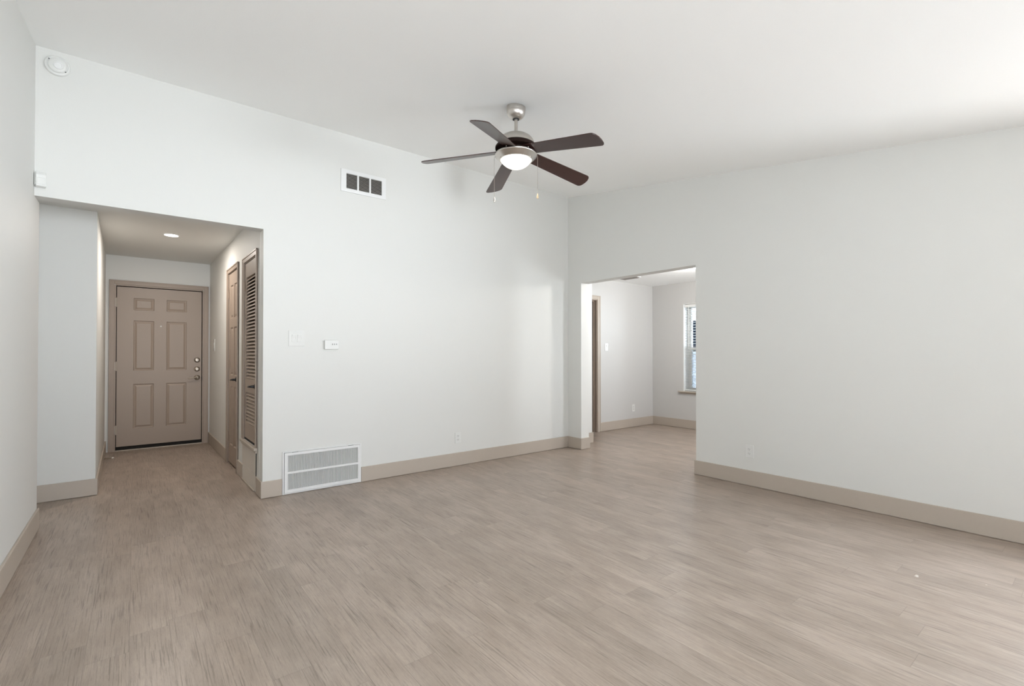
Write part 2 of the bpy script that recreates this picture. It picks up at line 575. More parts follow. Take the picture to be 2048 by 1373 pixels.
struct(mb, 'baseboard_pier', M['trim'], 'beige baseboard wrapping the pier beside the dining opening')
mb = MB()
bb(mb, XR + WT, 4.905 + TB, D - TB, D)
bb(mb, 4.905, 4.905 + TB, D, D + 0.12)
struct(mb, 'baseboard_stub', M['trim'], 'beige baseboard on the short wall end behind the pier')
mb = MB()
bb(mb, DX1 + 0.062, XD, YD - TB, YD)
struct(mb, 'baseboard_dining_back', M['trim'], 'beige baseboard on the far wall of the dining room')
mb = MB()
bb(mb, XD - TB, XD, 0.3, YD - TB)
struct(mb, 'baseboard_dining_right', M['trim'], 'beige baseboard under the dining room window')
mb = MB(HALL)
bb(mb, -1.09 - TB - 1.1, -1.09 + TB, 1.02 - TB, 1.02)
bb(mb, -1.09, -1.09 + TB, 1.02, YF)
struct(mb, 'baseboard_hall_left', M['trim'], 'beige baseboard around the left corner of the hall')
mb = MB(HALL)
bb(mb, -TB, 0, 1.765, YF)
struct(mb, 'baseboard_hall_right', M['trim'], 'beige baseboard between the panelled closet door and the front door')
mb = MB(HALL)
bb(mb, -TB, 0, 0.80, 1.092)
struct(mb, 'baseboard_plinth', M['trim'], 'short beige baseboard block between the two hall closet doors')

# ------------------------------------------------------------------ doors


def panel_leaf(mb, x0, x1, z0, z1, y, th, panels, T=None):
    """a leaf whose room-side face is at y (facing -y), with moulded raised panels; built as one connected mesh"""
    t = bmesh.new()
    xs = sorted({x0, x1} | {p[0] for p in panels} | {p[1] for p in panels})
    zs = sorted({z0, z1} | {p[2] for p in panels} | {p[3] for p in panels})

    def inside(a, b, c, d):
        for p in panels:
            if a >= p[0] - 1e-6 and b <= p[1] + 1e-6 and c >= p[2] - 1e-6 and d <= p[3] + 1e-6:
                return True
        return False
    for a, b in zip(xs[:-1], xs[1:]):
        for c, d in zip(zs[:-1], zs[1:]):
            if not inside(a, b, c, d):
                t.faces.new([t.verts.new((u, y, w)) for u, w in ((a, c), (b, c), (b, d), (a, d))])
    for p in panels:
        loops = []
        for off, dep in ((0, 0), (0.006, 0.009), (0.014, 0.010), (0.034, 0.003), (0.036, 0.003)):
            loops.append([t.verts.new((u, y + dep, w)) for u, w in
                          ((p[0] + off, p[2] + off), (p[1] - off, p[2] + off), (p[1] - off, p[3] - off), (p[0] + off, p[3] - off))])
        for A, B in zip(loops[:-1], loops[1:]):
            for i in range(4):
                j = (i + 1) % 4
                t.faces.new((A[i], A[j], B[j], B[i]))
        t.faces.new(loops[-1])
    # sides and back
    P = [(x0, z0), (x1, z0), (x1, z1), (x0, z1)]
    f = [t.verts.new((a, y, b)) for a, b in P]
    k = [t.verts.new((a, y + th, b)) for a, b in P]
    for i in range(4):
        j = (i + 1) % 4
        t.faces.new((f[i], k[i], k[j], f[j]))
    t.faces.new(k)
    bmesh.ops.remove_doubles(t, verts=t.verts[:], dist=1e-5)
    bmesh.ops.recalc_face_normals(t, faces=t.faces[:])
    mb._add(t, T)
    return mb


def casing(mb, x0, x1, z0, z1, w, y, th, M4=None, sill=False):
    """moulded casing on three sides around outer rectangle, standing on plane y towards -y"""
    for a, b in ((x0, x0 + w), (x1 - w, x1)):
        mb.box(a, b, y - th, y, z0, z1, 0.002, M4)
    mb.box(x0 + w, x1 - w, y - th, y, z1 - w, z1, 0.002, M4)
    # raised back-band along the outer edge
    mb.box(x0, x0 + 0.014, y - th - 0.005, y, z0, z1, 0.002, M4)
    mb.box(x1 - 0.014, x1, y - th - 0.005, y, z0, z1, 0.002, M4)
    mb.box(x0, x1, y - th - 0.005, y, z1 - 0.014, z1, 0.002, M4)
    return mb


def hinge(parent, x, y, z, h=0.1, m='trim', M4=None):
    mb = MB()
    mb.tube([(x, y, z - h / 2), (x, y, z + h / 2)], 0.007, 10, M4=M4)
    mb.tube([(x, y, z - h / 2 - 0.008), (x, y, z - h / 2)], 0.005, 8, M4=M4)
    mb.tube([(x, y, z + h / 2), (x, y, z + h / 2 + 0.008)], 0.005, 8, M4=M4)
    mb.box(x - 0.016, x + 0.002, y - 0.001, y + 0.003, z - h / 2, z + h / 2, 0, M4)
    return mb.build('hinge', M[m], parent)


# front door (drawn in the hall frame: x to the right, y away)
d1 = empty('door_1', hall(0, 0), 'taupe six-panel front door closed at the end of the hall', 'door', HA, kind='structure')
mb = MB()
casing(mb, -1.057, -0.017, 0.0, 2.13, 0.052, YF, 0.016)
mb.box(FX0 - 0.012, FX0 + 0.006, YF - 0.004, YF + 0.1, 0.0, FZ)
mb.box(FX1 - 0.006, FX1 + 0.012, YF - 0.004, YF + 0.1, 0.0, FZ)
mb.box(FX0, FX1, YF - 0.004, YF + 0.1, FZ - 0.006, FZ + 0.012)
mb.build('door_frame', M['door'], d1)
LX0, LX1 = -0.981, -0.095
YL = YF + 0.002
panels = []
for a, b in ((-0.818, -0.610), (-0.480, -0.262)):
    panels += [(a, b, 1.765, 1.918), (a, b, 1.000, 1.632), (a, b, 0.270, 0.830)]
leaf = panel_leaf(MB(), LX0, LX1, 0.055, 2.051, YL, 0.044, panels).build('door_leaf', M['door'], d1)
mb = MB().box(FX0 + 0.006, FX1 - 0.006, YF + 0.012, YF + 0.06, 0.004, 0.052)
tag(mb.build('leaf_gap_strip', M['dark'], d1), 'dark strip under the leaf')  # dark strip filling the gap at the foot of the leaf
mb = MB().box(FX0 + 0.006, FX1 - 0.006, YF - 0.012, YF + 0.02, 0.0, 0.012, 0.003)
mb.build('threshold', M['trim'], d1)
mb = MB().box(FX0, FX1, YF + 0.06, YF + 0.11, 0.0, FZ)
tag(mb.build('frame_shadow_gap', M['dark'], d1), 'dark sheet behind the leaf, painted shade for the frame gap')  # dark sheet stands in for shade in the gap round the leaf
for z in (1.853, 1.058, 0.265):
    hinge(leaf, LX0 - 0.004, YF - 0.006, z)
RY = Matrix.Rotation(math.radians(90), 4, 'X')      # lathe axis Z -> -Y (towards the room)


def on_door(x, z, y=YL):
    return Matrix.Translation((x, y, z)) @ RY


KX = -0.144
for z, kind in ((1.129, 'key'), (1.008, 'turn')):
    mb = MB().lathe([(0.0, 0.0), (0.034, 0.0), (0.034, 0.006), (0.030, 0.012), (0.021, 0.016), (0.018, 0.024), (0.0, 0.026)], 32, on_door(KX, z))
    db = mb.build('deadbolt', M['hardware'], leaf)
    mb = MB()
    if kind == 'key':
        mb.box(KX - 0.003, KX + 0.003, YL - 0.030, YL - 0.02, z - 0.008, z + 0.008, 0.001)
    else:
        mb.box(KX - 0.016, KX + 0.016, YL - 0.036, YL - 0.02, z - 0.004, z + 0.004, 0.002)
    tp = mb.build('thumb_turn' if kind == 'turn' else 'key_cylinder', M['hardware'], d1)
    tp.parent = leaf
mb = MB().lathe([(0, 0), (0.034, 0), (0.034, 0.006), (0.028, 0.014), (0.016, 0.02), (0.012, 0.05), (0.0, 0.052)], 32, on_door(KX, 0.893))
mb.tube([(KX, YL - 0.045, 0.893), (KX - 0.02, YL - 0.050, 0.893), (KX - 0.06, YL - 0.052, 0.889), (KX - 0.092, YL - 0.050, 0.885), (KX - 0.105, YL - 0.046, 0.884)],
        0.009, 12, [1.1, 1.0, 0.85, 0.9, 0.6])
mb.build('lever_handle', M['hardware'], leaf)
tag(MB().lathe([(0, 0), (0.009, 0), (0.008, 0.003), (0.004, 0.004), (0, 0.004)], 20, on_door(-0.539, 1.570)).build('peephole', M['gloss'], leaf), 'small pale peephole')
tag(MB().box(FX1 - 0.008, FX1 - 0.0055, YF - 0.006, YF + 0.006, 0.855, 0.92).build('strike_plate', M['black'], d1), 'dark strike plate')

# closet doors on the hall's right wall. Local frame of such a door: x runs away down the hall reversed, -y into the hall
# build in a frame whose +x = hall +y reversed so that -y faces the hall (hall -x)


def side_frame(y0):
    """matrix: local (x, y, z) -> hall coords; local x grows towards the viewer, local -y points into the hall"""
    return HALL @ Matrix.Translation((0, y0, 0)) @ Matrix.Rotation(math.radians(-90), 4, 'Z')


def side_empty(name, y0, label, cat):
    m = side_frame(y0)
    o = empty(name, m.translation, label, cat, m.to_euler().z, kind='structure')
    return o


def black_lever(parent, x, z, y):
    """black lever; points away from the viewer (local -x)"""
    mb = MB().lathe([(0, 0), (0.031, 0), (0.031, 0.006), (0.024, 0.012), (0.013, 0.018), (0.010, 0.045), (0.0, 0.047)], 28, Matrix.Translation((x, y, z)) @ RY)
    mb.tube([(x, y - 0.040, z), (x - 0.02, y - 0.046, z), (x - 0.06, y - 0.048, z - 0.002), (x - 0.10, y - 0.044, z - 0.008), (x - 0.112, y - 0.038, z - 0.012)],
            0.009, 12, [1.2, 1.0, 0.9, 0.85, 0.5])
    return mb.build('lever_handle', M['black'], parent)


# door A, six panels, hall y 1.092 .. 1.762
d2 = side_empty('door_2', 1.427, 'narrow taupe six-panel closet door on the right of the hall, nearer the front door', 'door')
hw = 0.335
mb = casing(MB(), -hw, hw, 0.0, 2.152, 0.05, 0, 0.014)
mb.build('door_frame', M['door'], d2)
lw = 0.279
panels = []
for a, b in ((-lw + 0.085, -0.035), (0.035, lw - 0.085)):
    panels += [(a, b, 1.60, 1.96), (a, b, 0.98, 1.50), (a, b, 0.22, 0.86)]
MB().box(-0.2829, -0.2812, 0.0, 0.119, 0, AZ).box(0.2812, 0.2829, 0.0, 0.119, 0, AZ).box(-0.2812, 0.2812, 0.0, 0.119, AZ - 0.002, AZ).build('jamb', M['door'], d2)
lf = panel_leaf(MB(), -lw, lw, 0.022, 2.096, 0.003, 0.035, panels).build('door_leaf', M['door'], d2)
tag(MB().box(-lw - 0.06, lw + 0.06, 0.1215, 0.13, 0.0, AZ + 0.06).build('closet_shade_sheet', M['dark'], d2), 'dark backing standing in for the shaded gap around the leaf')  # dark backing in place of closet shade, also stops light leaks
for z in (1.867, 1.095, 0.30):
    hinge(lf, -lw + 0.002, -0.003, z, 0.09, 'door')
black_lever(lf, lw - 0.055, 0.945, 0.003)

# door B, louvered, hall y 0.20 .. 0.845, standing on a raised sill
d3 = side_empty('door_3', 0.5225, 'louvered taupe closet door above a raised sill, nearest the living room', 'door')
hw = 0.3225
mb = casing(MB(), -hw, hw, 0.392, 2.135, 0.05, 0, 0.014)
mb.build('door_frame', M['door'], d3)
tag(MB().box(-hw - 0.01, hw + 0.005, -0.030, -0.0005, 0.366, 0.392, 0.004).box(-hw, hw, -0.018, -0.0005, 0.345, 0.366, 0.003).build('sill', M['trim'], d3), 'projecting sill under the door')
lw = 0.2665
MB().box(-0.2704, -0.2688, 0.0, 0.119, BZ0, BZ1).box(0.2688, 0.2704, 0.0, 0.119, BZ0, BZ1).box(-0.2688, 0.2688, 0.0, 0.119, BZ1 - 0.002, BZ1).build('jamb', M['door'], d3)
tag(MB().box(-0.268, 0.268, 0.002, 0.10, BZ0, 0.4115).build('door_gap_shade', M['dark'], d3), 'dark strip as painted shade in the gap above the sill')  # shade under the leaf put in as a dark strip
mb = MB()
ST = 0.05
yl0, yl1 = 0.003, 0.034
mb.box(-lw, -lw + ST, yl0, yl1, 0.412, 2.076).box(lw - ST, lw, yl0, yl1, 0.412, 2.076)
for z0, z1 in ((0.412, 0.556), (0.848, 0.977), (1.94, 2.076)):
    mb.box(-lw + ST, lw - ST, yl0, yl1, z0, z1)
lf = mb.build('door_leaf', M['door'], d3)
mb = MB()


def louvers(mb, z0, z1, n):
    p = (z1 - z0) / n
    for i in range(n):
        zc = z0 + p * (i + 0.5)
        m4 = Matrix.Translation((0, 0.0165, zc)) @ Matrix.Rotation(math.radians(50), 4, 'X')
        mb.box(-lw + ST - 0.004, lw - ST + 0.004, -p * 0.56, p * 0.56, -0.003, 0.003, 0.001, m4, 1)


louvers(mb, 0.977, 1.94, 30)
louvers(mb, 0.556, 0.848, 9)
mb.build('louver_slats', M['door'], lf)
tag(MB().box(-lw - 0.06, lw + 0.06, 0.1215, 0.13, BZ0 - 0.06, BZ1 + 0.06).build('closet_shade_sheet', M['dark'], d3), 'dark sheet standing in for the shaded closet behind the slats')  # dark sheet in place of a shaded closet interior
for z in (1.86, 0.76):
    hinge(lf, -lw + 0.002, -0.003, z, 0.09, 'door')
black_lever(lf, lw - 0.028, 0.922, yl0)

# panel under the louvered door
ap = side_empty('access_panel', 0.5475, 'off-white plenum panel at floor level under the louvered door', 'panel')
ap['kind'] = 'thing'
MB().box(-0.30, 0.31, -0.008, -0.0005, 0.155, 0.344, 0.001).build('upper_board', M['offwhite'], ap)
MB().box(-0.30, 0.31, -0.008, -0.0005, 0.004, 0.152, 0.001).build('lower_board', M['offwhite'], ap)
MB().box(-0.30, 0.285, -0.018, -0.008, 0.001, 0.014, 0.003).build('shoe_moulding', M['trim'], ap)
tag(MB().box(0.31, 0.3135, -0.006, -0.0005, 0.141, 0.35).build('panel_gap_shade', M['dark'], ap), 'dark strip as painted shade in the gap beside the panel')  # shade in the narrow gap drawn as a dark strip

# dining doorway
d4 = empty('door_4', (0, YD, 0), 'beige cased doorway in the far wall of the dining room', 'doorway', kind='structure')
mb = casing(MB(), DX0 - 0.058, DX1 + 0.060, 0.0, 2.114, 0.062, 0, 0.014)
mb.build('door_frame', M['trim'], d4)
mb = MB().box(DX1 - 0.014, DX1 - 0.0005, -0.002, 0.13, 0, DZ - 0.014).box(DX0 + 0.0005, DX0 + 0.014, -0.002, 0.13, 0, DZ - 0.014).box(DX0, DX1, -0.002, 0.13, DZ - 0.014, DZ - 0.0005)
mb.box(DX1 - 0.026, DX1 - 0.014, 0.05, 0.085, 0, DZ - 0.014).box(DX0 + 0.014, DX1 - 0.026, 0.05, 0.085, DZ - 0.026, DZ - 0.014)
mb.build('jamb', M['door'], d4)

# windows out of view: in the right wall beside the viewer, and one added for fill behind the viewer
w3 = empty('window_3', (XR, (sy0 + sy1) / 2, sz0), 'wide white framed window in the right wall beside the viewer', 'window', kind='structure')
w = (sy1 - sy0) / 2
mb = MB()
for a in (-w, -0.03, w - 0.05):
    mb.box(0.06, 0.12, a, a + 0.05, 0, sz - sz0)
mb.box(0.06, 0.12, -w, w, sz - sz0 - 0.05, sz - sz0).box(0.06, 0.12, -w, w, 0, 0.05)
mb.build('window_frame', M['white'], w3)
w2 = empty('added_window_2', ((rx0 + rx1) / 2, REAR, rz0), 'added unseen white framed window behind the viewer, for fill light', 'window', kind='structure')
w = (rx1 - rx0) / 2
mb = MB()
for a in (-w, -0.03, w - 0.06):
    mb.box(a, a + 0.06, -0.12, -0.06, 0, rz1 - rz0)
mb.box(-w, w, -0.12, -0.06, rz1 - rz0 - 0.05, rz1 - rz0).box(-w, w, -0.12, -0.06, 0, 0.05)
mb.build('window_frame', M['white'], w2)

# ------------------------------------------------------------------ dining window with blind
w1 = empty('window_1', (XD, (WY0 + WY1) / 2, WZ0), 'white framed window at the right of the dining room', 'window', kind='structure')
hw, hh = (WY1 - WY0) / 2, WZ1 - WZ0
mb = MB()
mb.box(0.0, 0.2, hw - 0.010, hw - 0.0005, 0, hh).box(0.0, 0.2, -hw + 0.0005, -hw + 0.01, 0, hh).box(0.0, 0.2, -hw + 0.01, hw - 0.01, hh - 0.01, hh - 0.0005)
mb.build('reveal', M['white'], w1)
mb = MB()
for a, b in ((hw - 0.055, hw - 0.01), (-hw + 0.01, -hw + 0.055)):
    mb.box(0.15, 0.2, a, b, 0.0, hh - 0.01, 0.003)
mb.box(0.15, 0.2, -hw + 0.055, hw - 0.055, hh - 0.06, hh - 0.01, 0.003).box(0.15, 0.2, -hw + 0.055, hw - 0.055, 0.0, 0.05, 0.003)
mb.box(0.145, 0.2, -hw + 0.055, hw - 0.055, 0.665, 0.715, 0.003)
fr = mb.build('window_frame', M['white'], w1)
MB().box(0.176, 0.180, -hw + 0.055, hw - 0.055, 0.715, hh - 0.06).build('upper_pane', M['glass'], w1)
MB().box(0.170, 0.174, -hw + 0.055, hw - 0.055, 0.05, 0.665).build('lower_pane', M['glass'], w1)
MB().box(0.186, 0.187, -hw + 0.055, hw - 0.055, 0.05, 0.69).build('insect_screen', M['screen'], w1)
MB().box(-0.045, 0.2, -hw - 0.075, hw + 0.075, -0.020, -0.0005, 0.004).box(-0.012, -0.0005, -hw - 0.05, hw + 0.05, -0.045, -0.02, 0.002).build('window_stool', M['trim'], w1)
bl = empty('window_blind', (XD + 0.055, (WY0 + WY1) / 2, WZ0 + hh - 0.012), 'white slatted horizontal blind with open slats in the dining room window', 'blind')
hw2 = hw - 0.016
MB().box(-0.028, 0.028, -hw2, hw2, -0.045, 0.0, 0.003).build('headrail', M['blind'], bl)
mb = MB()
z = -0.075
n_sl = 0
while z > -hh + 0.06:
    mb.box(-0.024, 0.024, -hw2, hw2, z - 0.0015, z + 0.0015, 0, Matrix.Translation((0, 0, z)) @ Matrix.Rotation(math.radians(4), 4, 'Y') @ Matrix.Translation((0, 0, -z)))
    z -= 0.0434
mb.build('slats', M['blind'], bl)
MB().box(-0.024, 0.024, -hw2, hw2, -hh + 0.02, -hh + 0.036, 0.003).build('bottom_rail', M['blind'], bl)
mb = MB()
for yy in (hw2 - 0.12, 0.0, -hw2 + 0.12):
    mb.tube([(-0.025, yy, -0.04), (-0.025, yy, -hh + 0.03)], 0.0012, 6)
    mb.tube([(0.025, yy, -0.04), (0.025, yy, -hh + 0.03)], 0.0012, 6)
mb.build('ladder_cords', M['white'], bl)
MB().tube([(-0.034, hw2 - 0.07, -0.03), (-0.036, hw2 - 0.07, -0.72)], 0.004, 8).build('wand', M['white'], bl)

# outside the dining window: a neighbouring house
tag(MB().box(7.3, 16, -6, 14, -0.4, -0.15).build('ground', M['ground']), 'pale concrete yard outside the dining window', None, None, 'structure')
nh = empty('house', (11.2, 6, -0.15), 'pale neighbouring house seen through the dining room blind', 'house')
MB().box(0, 0.3, -2.4, 6, 0.0, 5.2).build('siding_wall', M['siding'], nh)
MB().box(-0.03, 0.0, 0.30, 1.22, 1.37, 2.27).build('window_frame', M['white'], nh)
MB().box(-0.04, -0.03, 0.36, 1.16, 1.43, 2.21).build('window_pane', M['darkpane'], nh)

# ------------------------------------------------------------------ ceiling fan
FA = (2.1665, 2.6875)
fan = empty('ceiling_fan', (FA[0], FA[1], ceil_z(FA[1])), 'brushed nickel ceiling fan with five dark brown blades and a lit bowl', 'ceiling fan')
Z0 = ceil_z(FA[1])


def zz(z):
    return z - Z0


# canopy: top follows the slope (sunk into it), bowl below
mb = MB()
mb.lathe([(0.0685, zz(3.035)), (0.0685, zz(2.985)), (0.066, zz(2.974)), (0.0675, zz(2.972)), (0.0665, zz(2.962)), (0.060, zz(2.945)), (0.048, zz(2.930)), (0.034, zz(2.921)), (0.022, zz(2.918)), (0.022, zz(2.93))], 48)
can = mb.build('canopy', M['nickel'], fan)
# trim the canopy by the ceiling plane
bm = bmesh.new()
bm.from_mesh(can.data)
nrm = Vector((0, -SLOPE, 1)).normalized()
bmesh.ops.bisect_plane(bm, geom=bm.verts[:] + bm.edges[:] + bm.faces[:], plane_co=(0, 0, 0.0), plane_no=nrm, clear_outer=True)
bm.to_mesh(can.data)
bm.free()
tag(MB().lathe([(0.0, zz(2.925)), (0.026, zz(2.925)), (0.024, zz(2.915)), (0.0, zz(2.913))], 32).build('hanger_ball', M['black'], fan), 'black ball joint under the canopy')
MB().lathe([(0.0, zz(2.92)), (0.0127, zz(2.92)), (0.0127, zz(2.815)), (0.0, zz(2.815))], 24).build('downrod', M['nickel'], fan)
prof = [(0.0, zz(2.818)), (0.020, zz(2.818)), (0.022, zz(2.812))]
for i in range(0, 10):
    a = math.radians(90 - 90 * i / 9)
    prof.append((0.028 + 0.104 * math.cos(a) if i else 0.03, zz(2.738) + 0.068 * math.sin(a)))
prof += [(0.132, zz(2.730)), (0.126, zz(2.726)), (0.0, zz(2.726))]
MB().lathe(prof, 64).build('motor_housing', M['nickel'], fan)
MB().lathe([(0.0, zz(2.727)), (0.122, zz(2.727)), (0.144, zz(2.722)), (0.151, zz(2.712)), (0.151, zz(2.700)), (0.146, zz(2.696)), (0.092, zz(2.696)), (0.092, zz(2.664)), (0.0, zz(2.664))], 64).build('blade_hub', M['band'], fan)
lk = MB().lathe([(0.0, zz(2.665)), (0.142, zz(2.665)), (0.150, zz(2.662)), (0.1545, zz(2.655)), (0.1545, zz(2.651)), (0.1525, zz(2.648)), (0.1510, zz(2.6465)), (0.119, zz(2.6165)), (0.1155, zz(2.6165)), (0.1145, zz(2.628)), (0.0, zz(2.63))], 72).build('light_kit', M['nickel'], fan)
prof = [(0.114, zz(2.6185))]
for i in range(1, 15):
    r = 0.114 * (1 - i / 14)
    prof.append((r, zz(2.6185) - 0.058 * (1 - (r / 0.114) ** 2.7)))
MB().lathe(prof, 56).build('glass_bowl', M['bowl'], fan)
for a in (-70, 50, 170):
    ca, sa = math.cos(math.radians(a)), math.sin(math.radians(a))
    MB().lathe([(0, 0.004), (0.0045, 0.004), (0.0065, 0), (0.0065, -0.006), (0, -0.007)], 12, Matrix.Translation((0.122 * ca, 0.122 * sa, zz(2.619)))).build('thumb_screw', M['nickel'], lk)


def blade_mb():
    """blade along +x, flat, with thickness and rounded clipped tip"""
    r0, r1 = 0.085, 0.692
    w0, w1 = 0.054, 0.071
    pts = [(r0, -w0), (0.30, -0.060), (r1 - 0.045, -w1 + 0.002), (r1 - 0.030, -w1 + 0.006), (r1 - 0.016, -w1 + 0.022), (r1 - 0.004, -0.02), (r1, 0.012), (r1 - 0.002, w1 - 0.026),
           (r1 - 0.008, w1 - 0.010), (r1 - 0.02, w1 - 0.001), (r1 - 0.034, w1), (0.30, 0.060), (r0, w0)]
    return MB().prism(pts, -0.003, 0.003, 'Z', 0.0012)


DROOP, PITCH, PHASE = math.radians(7.43), math.radians(-13.6), -76.3
for k in range(5):
    a = math.radians(PHASE + 72 * k)
    b = blade_mb().build('blade', M['espresso'], fan)
    b.matrix_local = (Matrix.Translation((0, 0, zz(2.690))) @ Matrix.Rotation(math.radians(1.17), 4, 'X') @ Matrix.Rotation(a, 4, 'Z') @ Matrix.Rotation(DROOP, 4, 'Y') @ Matrix.Rotation(PITCH, 4, 'X'))
    for yy in (-0.025, 0.025):
        MB().lathe([(0, -0.007), (0.005, -0.006), (0.006, -0.003), (0, -0.003)], 12, Matrix.Translation((0.128, yy, 0))).build('blade_screw', M['nickel'], b)


def chain(px_dir, length, top, bob):
    ca, sa = math.cos(px_dir), math.sin(px_dir)
    r = 0.157
    x, y = r * ca, r * sa
    mb = MB().tube([(0.147 * ca, 0.147 * sa, zz(top)), (r * ca, r * sa, zz(top)), (x, y, zz(top) - 0.012), (x, y, zz(top) - length)], 0.0013, 6)
    c = mb.build('pull_chain', M['chain'], fan)
    z = zz(top) - length
    p = MB().lathe([(0, 0.004), (0.003, 0.002), (0.005, -0.008), (0.008, -0.022), (0.0075, -0.030), (0.004, -0.035), (0, -0.036)], 16, Matrix.Translation((x, y, z))).build('pendant', M[bob], c)
    return c


YAW = math.radians(-38.39)
chain(YAW + math.radians(182), 0.295, 2.640, 'nickel')
chain(YAW + math.radians(-2), 0.278, 2.650, 'wood')
lamp('fan_light', 'SPOT', (FA[0], FA[1], 2.49), 5, (1.0, 0.92, 0.80), shadow_soft_size=0.09, spot_size=math.radians(164), spot_blend=0.5)

# ------------------------------------------------------------------ small things on the far wall
# high supply register
vx0, vx1, vz0, vz1 = 1.488, 1.925, 2.722, 2.930
av = empty('air_vent', ((vx0 + vx1) / 2, D, vz0), 'white three-panel air supply vent high on the far wall', 'vent')
cx = (vx0 + vx1) / 2
g = ((1.537, 1.639), (1.655, 1.757), (1.773, 1.882))
gz0, gz1 = 2.755, 2.895
mb = MB()
t0, t1 = -0.009, -0.0005
mb.box(vx0 - cx, g[0][0] - cx, t0, t1, 0, vz1 - vz0).box(g[2][1] - cx, vx1 - cx, t0, t1, 0, vz1 - vz0)
for z0, z1 in ((0, gz0 - vz0), (gz1 - vz0, vz1 - vz0)):
    mb.box(g[0][0] - cx, g[2][1] - cx, t0, t1, z0, z1)
mb.box(g[0][1] - cx, g[1][0] - cx, t0, t1, gz0 - vz0, gz1 - vz0).box(g[1][1] - cx, g[2][0] - cx, t0, t1, gz0 - vz0, gz1 - vz0)
mb.build('vent_frame', M['metalwhite'], av)
for a, b in g:
    mb = MB()
    n = 11
    p = (gz1 - gz0) / n
    for i in range(n):
        zc = gz0 - vz0 + p * (i + 0.5)
        mb.box(a - cx, b - cx, -0.0052, 0.0052, -0.0006, 0.0006, 0, Matrix.Translation((0, -0.0055, zc)) @ Matrix.Rotation(math.radians(48), 4, 'X'))
    mb.build('vent_louvers', M['duct'], av)
tag(MB().box(g[0][0] - cx, g[2][1] - cx, -0.0012, -0.0004, gz0 - vz0, gz1 - vz0).build('duct_shade_plate', M['dark'], av), 'dark plate standing in for the shaded duct behind the louvers')  # no recess cut; duct shade is a dark plate

# return air grille at the floor
gr = empty('return_air_grille', ((GX0 + GX1) / 2, D, 0.0), 'large white return air grille at floor level in the far wall', 'vent')
cx = (GX0 + GX1) / 2
hw = (GX1 - GX0) / 2
mb = MB()
t0 = -0.012
mb.box(-hw, -hw + 0.012, t0, -0.0005, 0.003, GZ, 0.002).box(hw - 0.012, hw, t0, -0.0005, 0.003, GZ, 0.002)
mb.box(-hw + 0.01, hw - 0.01, t0, -0.0005, GZ - 0.010, GZ, 0.002).box(-hw + 0.01, hw - 0.01, t0, -0.0005, 0.003, 0.012, 0.002)
mb.build('outer_frame', M['metalwhite'], gr)
mb = MB()
a0, a1 = -hw + 0.015, hw - 0.014
b0, b1 = 0.014, GZ - 0.013
i0, i1, j0, j1 = -hw + 0.042, hw - 0.034, 0.042, 0.334
t0 = -0.018
mb.box(a0, i0, t0, -0.0005, b0, b1, 0.003).box(i1, a1, t0, -0.0005, b0, b1, 0.003)
mb.box(i0 - 0.004, i1 + 0.004, t0, -0.0005, b0, j0, 0.003).box(i0 - 0.004, i1 + 0.004, t0, -0.0005, j1, b1, 0.003)
mb.box(i0 - 0.004, i1 + 0.004, t0, -0.003, 0.176, 0.194, 0.003)
mb.build('filter_door', M['metalwhite'], gr)
mb = MB()
n = 47
p = (i1 - i0) / n
for i in range(n):
    x = i0 + p * (i + 0.5)
    mb.box(-0.0045, 0.0045, -0.0008, 0.0008, j0, j1, 0, Matrix.Translation((x, -0.0085, 0)) @ Matrix.Rotation(math.radians(-58), 4, 'Z'))
mb.build('grille_fins', M['metalwhite'], gr)
tag(MB().box(i0, i1, -0.0022, -0.0008, j0, j1).build('filter_pad', M['filter'], gr), 'grey filter behind the fins')
for x in (-hw + 0.10, hw - 0.10):
    tag(MB().box(x - 0.025, x + 0.025, -0.0175, -0.012, GZ - 0.0125, GZ - 0.0105).build('latch', M['slot'], gr), 'grey latch tab')


def plate_box(mb, w, h, t, y0=-0.0005):
    mb.box(-w / 2, w / 2, y0 - t, y0, -h / 2, h / 2, 0.0022)
    return mb


def outlet(loc, rz, label, w=0.072, h=0.118):
    o = empty('electrical_outlet', loc, label, 'outlet', rz, 'wall outlets')
    plate_box(MB(), w, h, 0.006).build('cover_plate', M['white'], o)
    for s in (1, -1):
        zc = s * 0.0195
        pts = [(0.0165 * math.cos(math.radians(a)), max(-0.0125, min(0.0125, 0.0165 * math.sin(math.radians(a))))) for a in range(0, 360, 15)]
        r = MB().prism([(a, b + zc) for a, b in pts], -0.0085, -0.006, 'Y').build('receptacle', M['gloss'], o)
        m2 = MB().box(-0.008, -0.0056, -0.0092, -0.0083, zc - 0.001, zc + 0.0075).box(0.0056, 0.008, -0.0092, -0.0083, zc - 0.001, zc + 0.006)
        m2.lathe([(0, 0), (0.0026, 0), (0.0026, -0.0008), (0, -0.0008)], 12, Matrix.Translation((0, -0.0084, zc - 0.007)) @ Matrix.Rotation(math.radians(-90), 4, 'X'))
        m2.build('slots', M['slot'], r)
    MB().lathe([(0, 0), (0.003, 0), (0.0025, 0.001), (0, 0.0012)], 12, Matrix.Translation((0, -0.0065, 0)) @ RY).build('screw', M['nickel'], o)
    return o


outlet((2.757, D, 0.301), 0, 'white outlet low on the far wall, right of the return air grille')
outlet((XR, 2.085, 0.314), math.radians(-90), 'white outlet low on the right wall, above its beige baseboard')
outlet((6.508, YD, 0.313), 0, 'white outlet on the dining room wall near its corner')


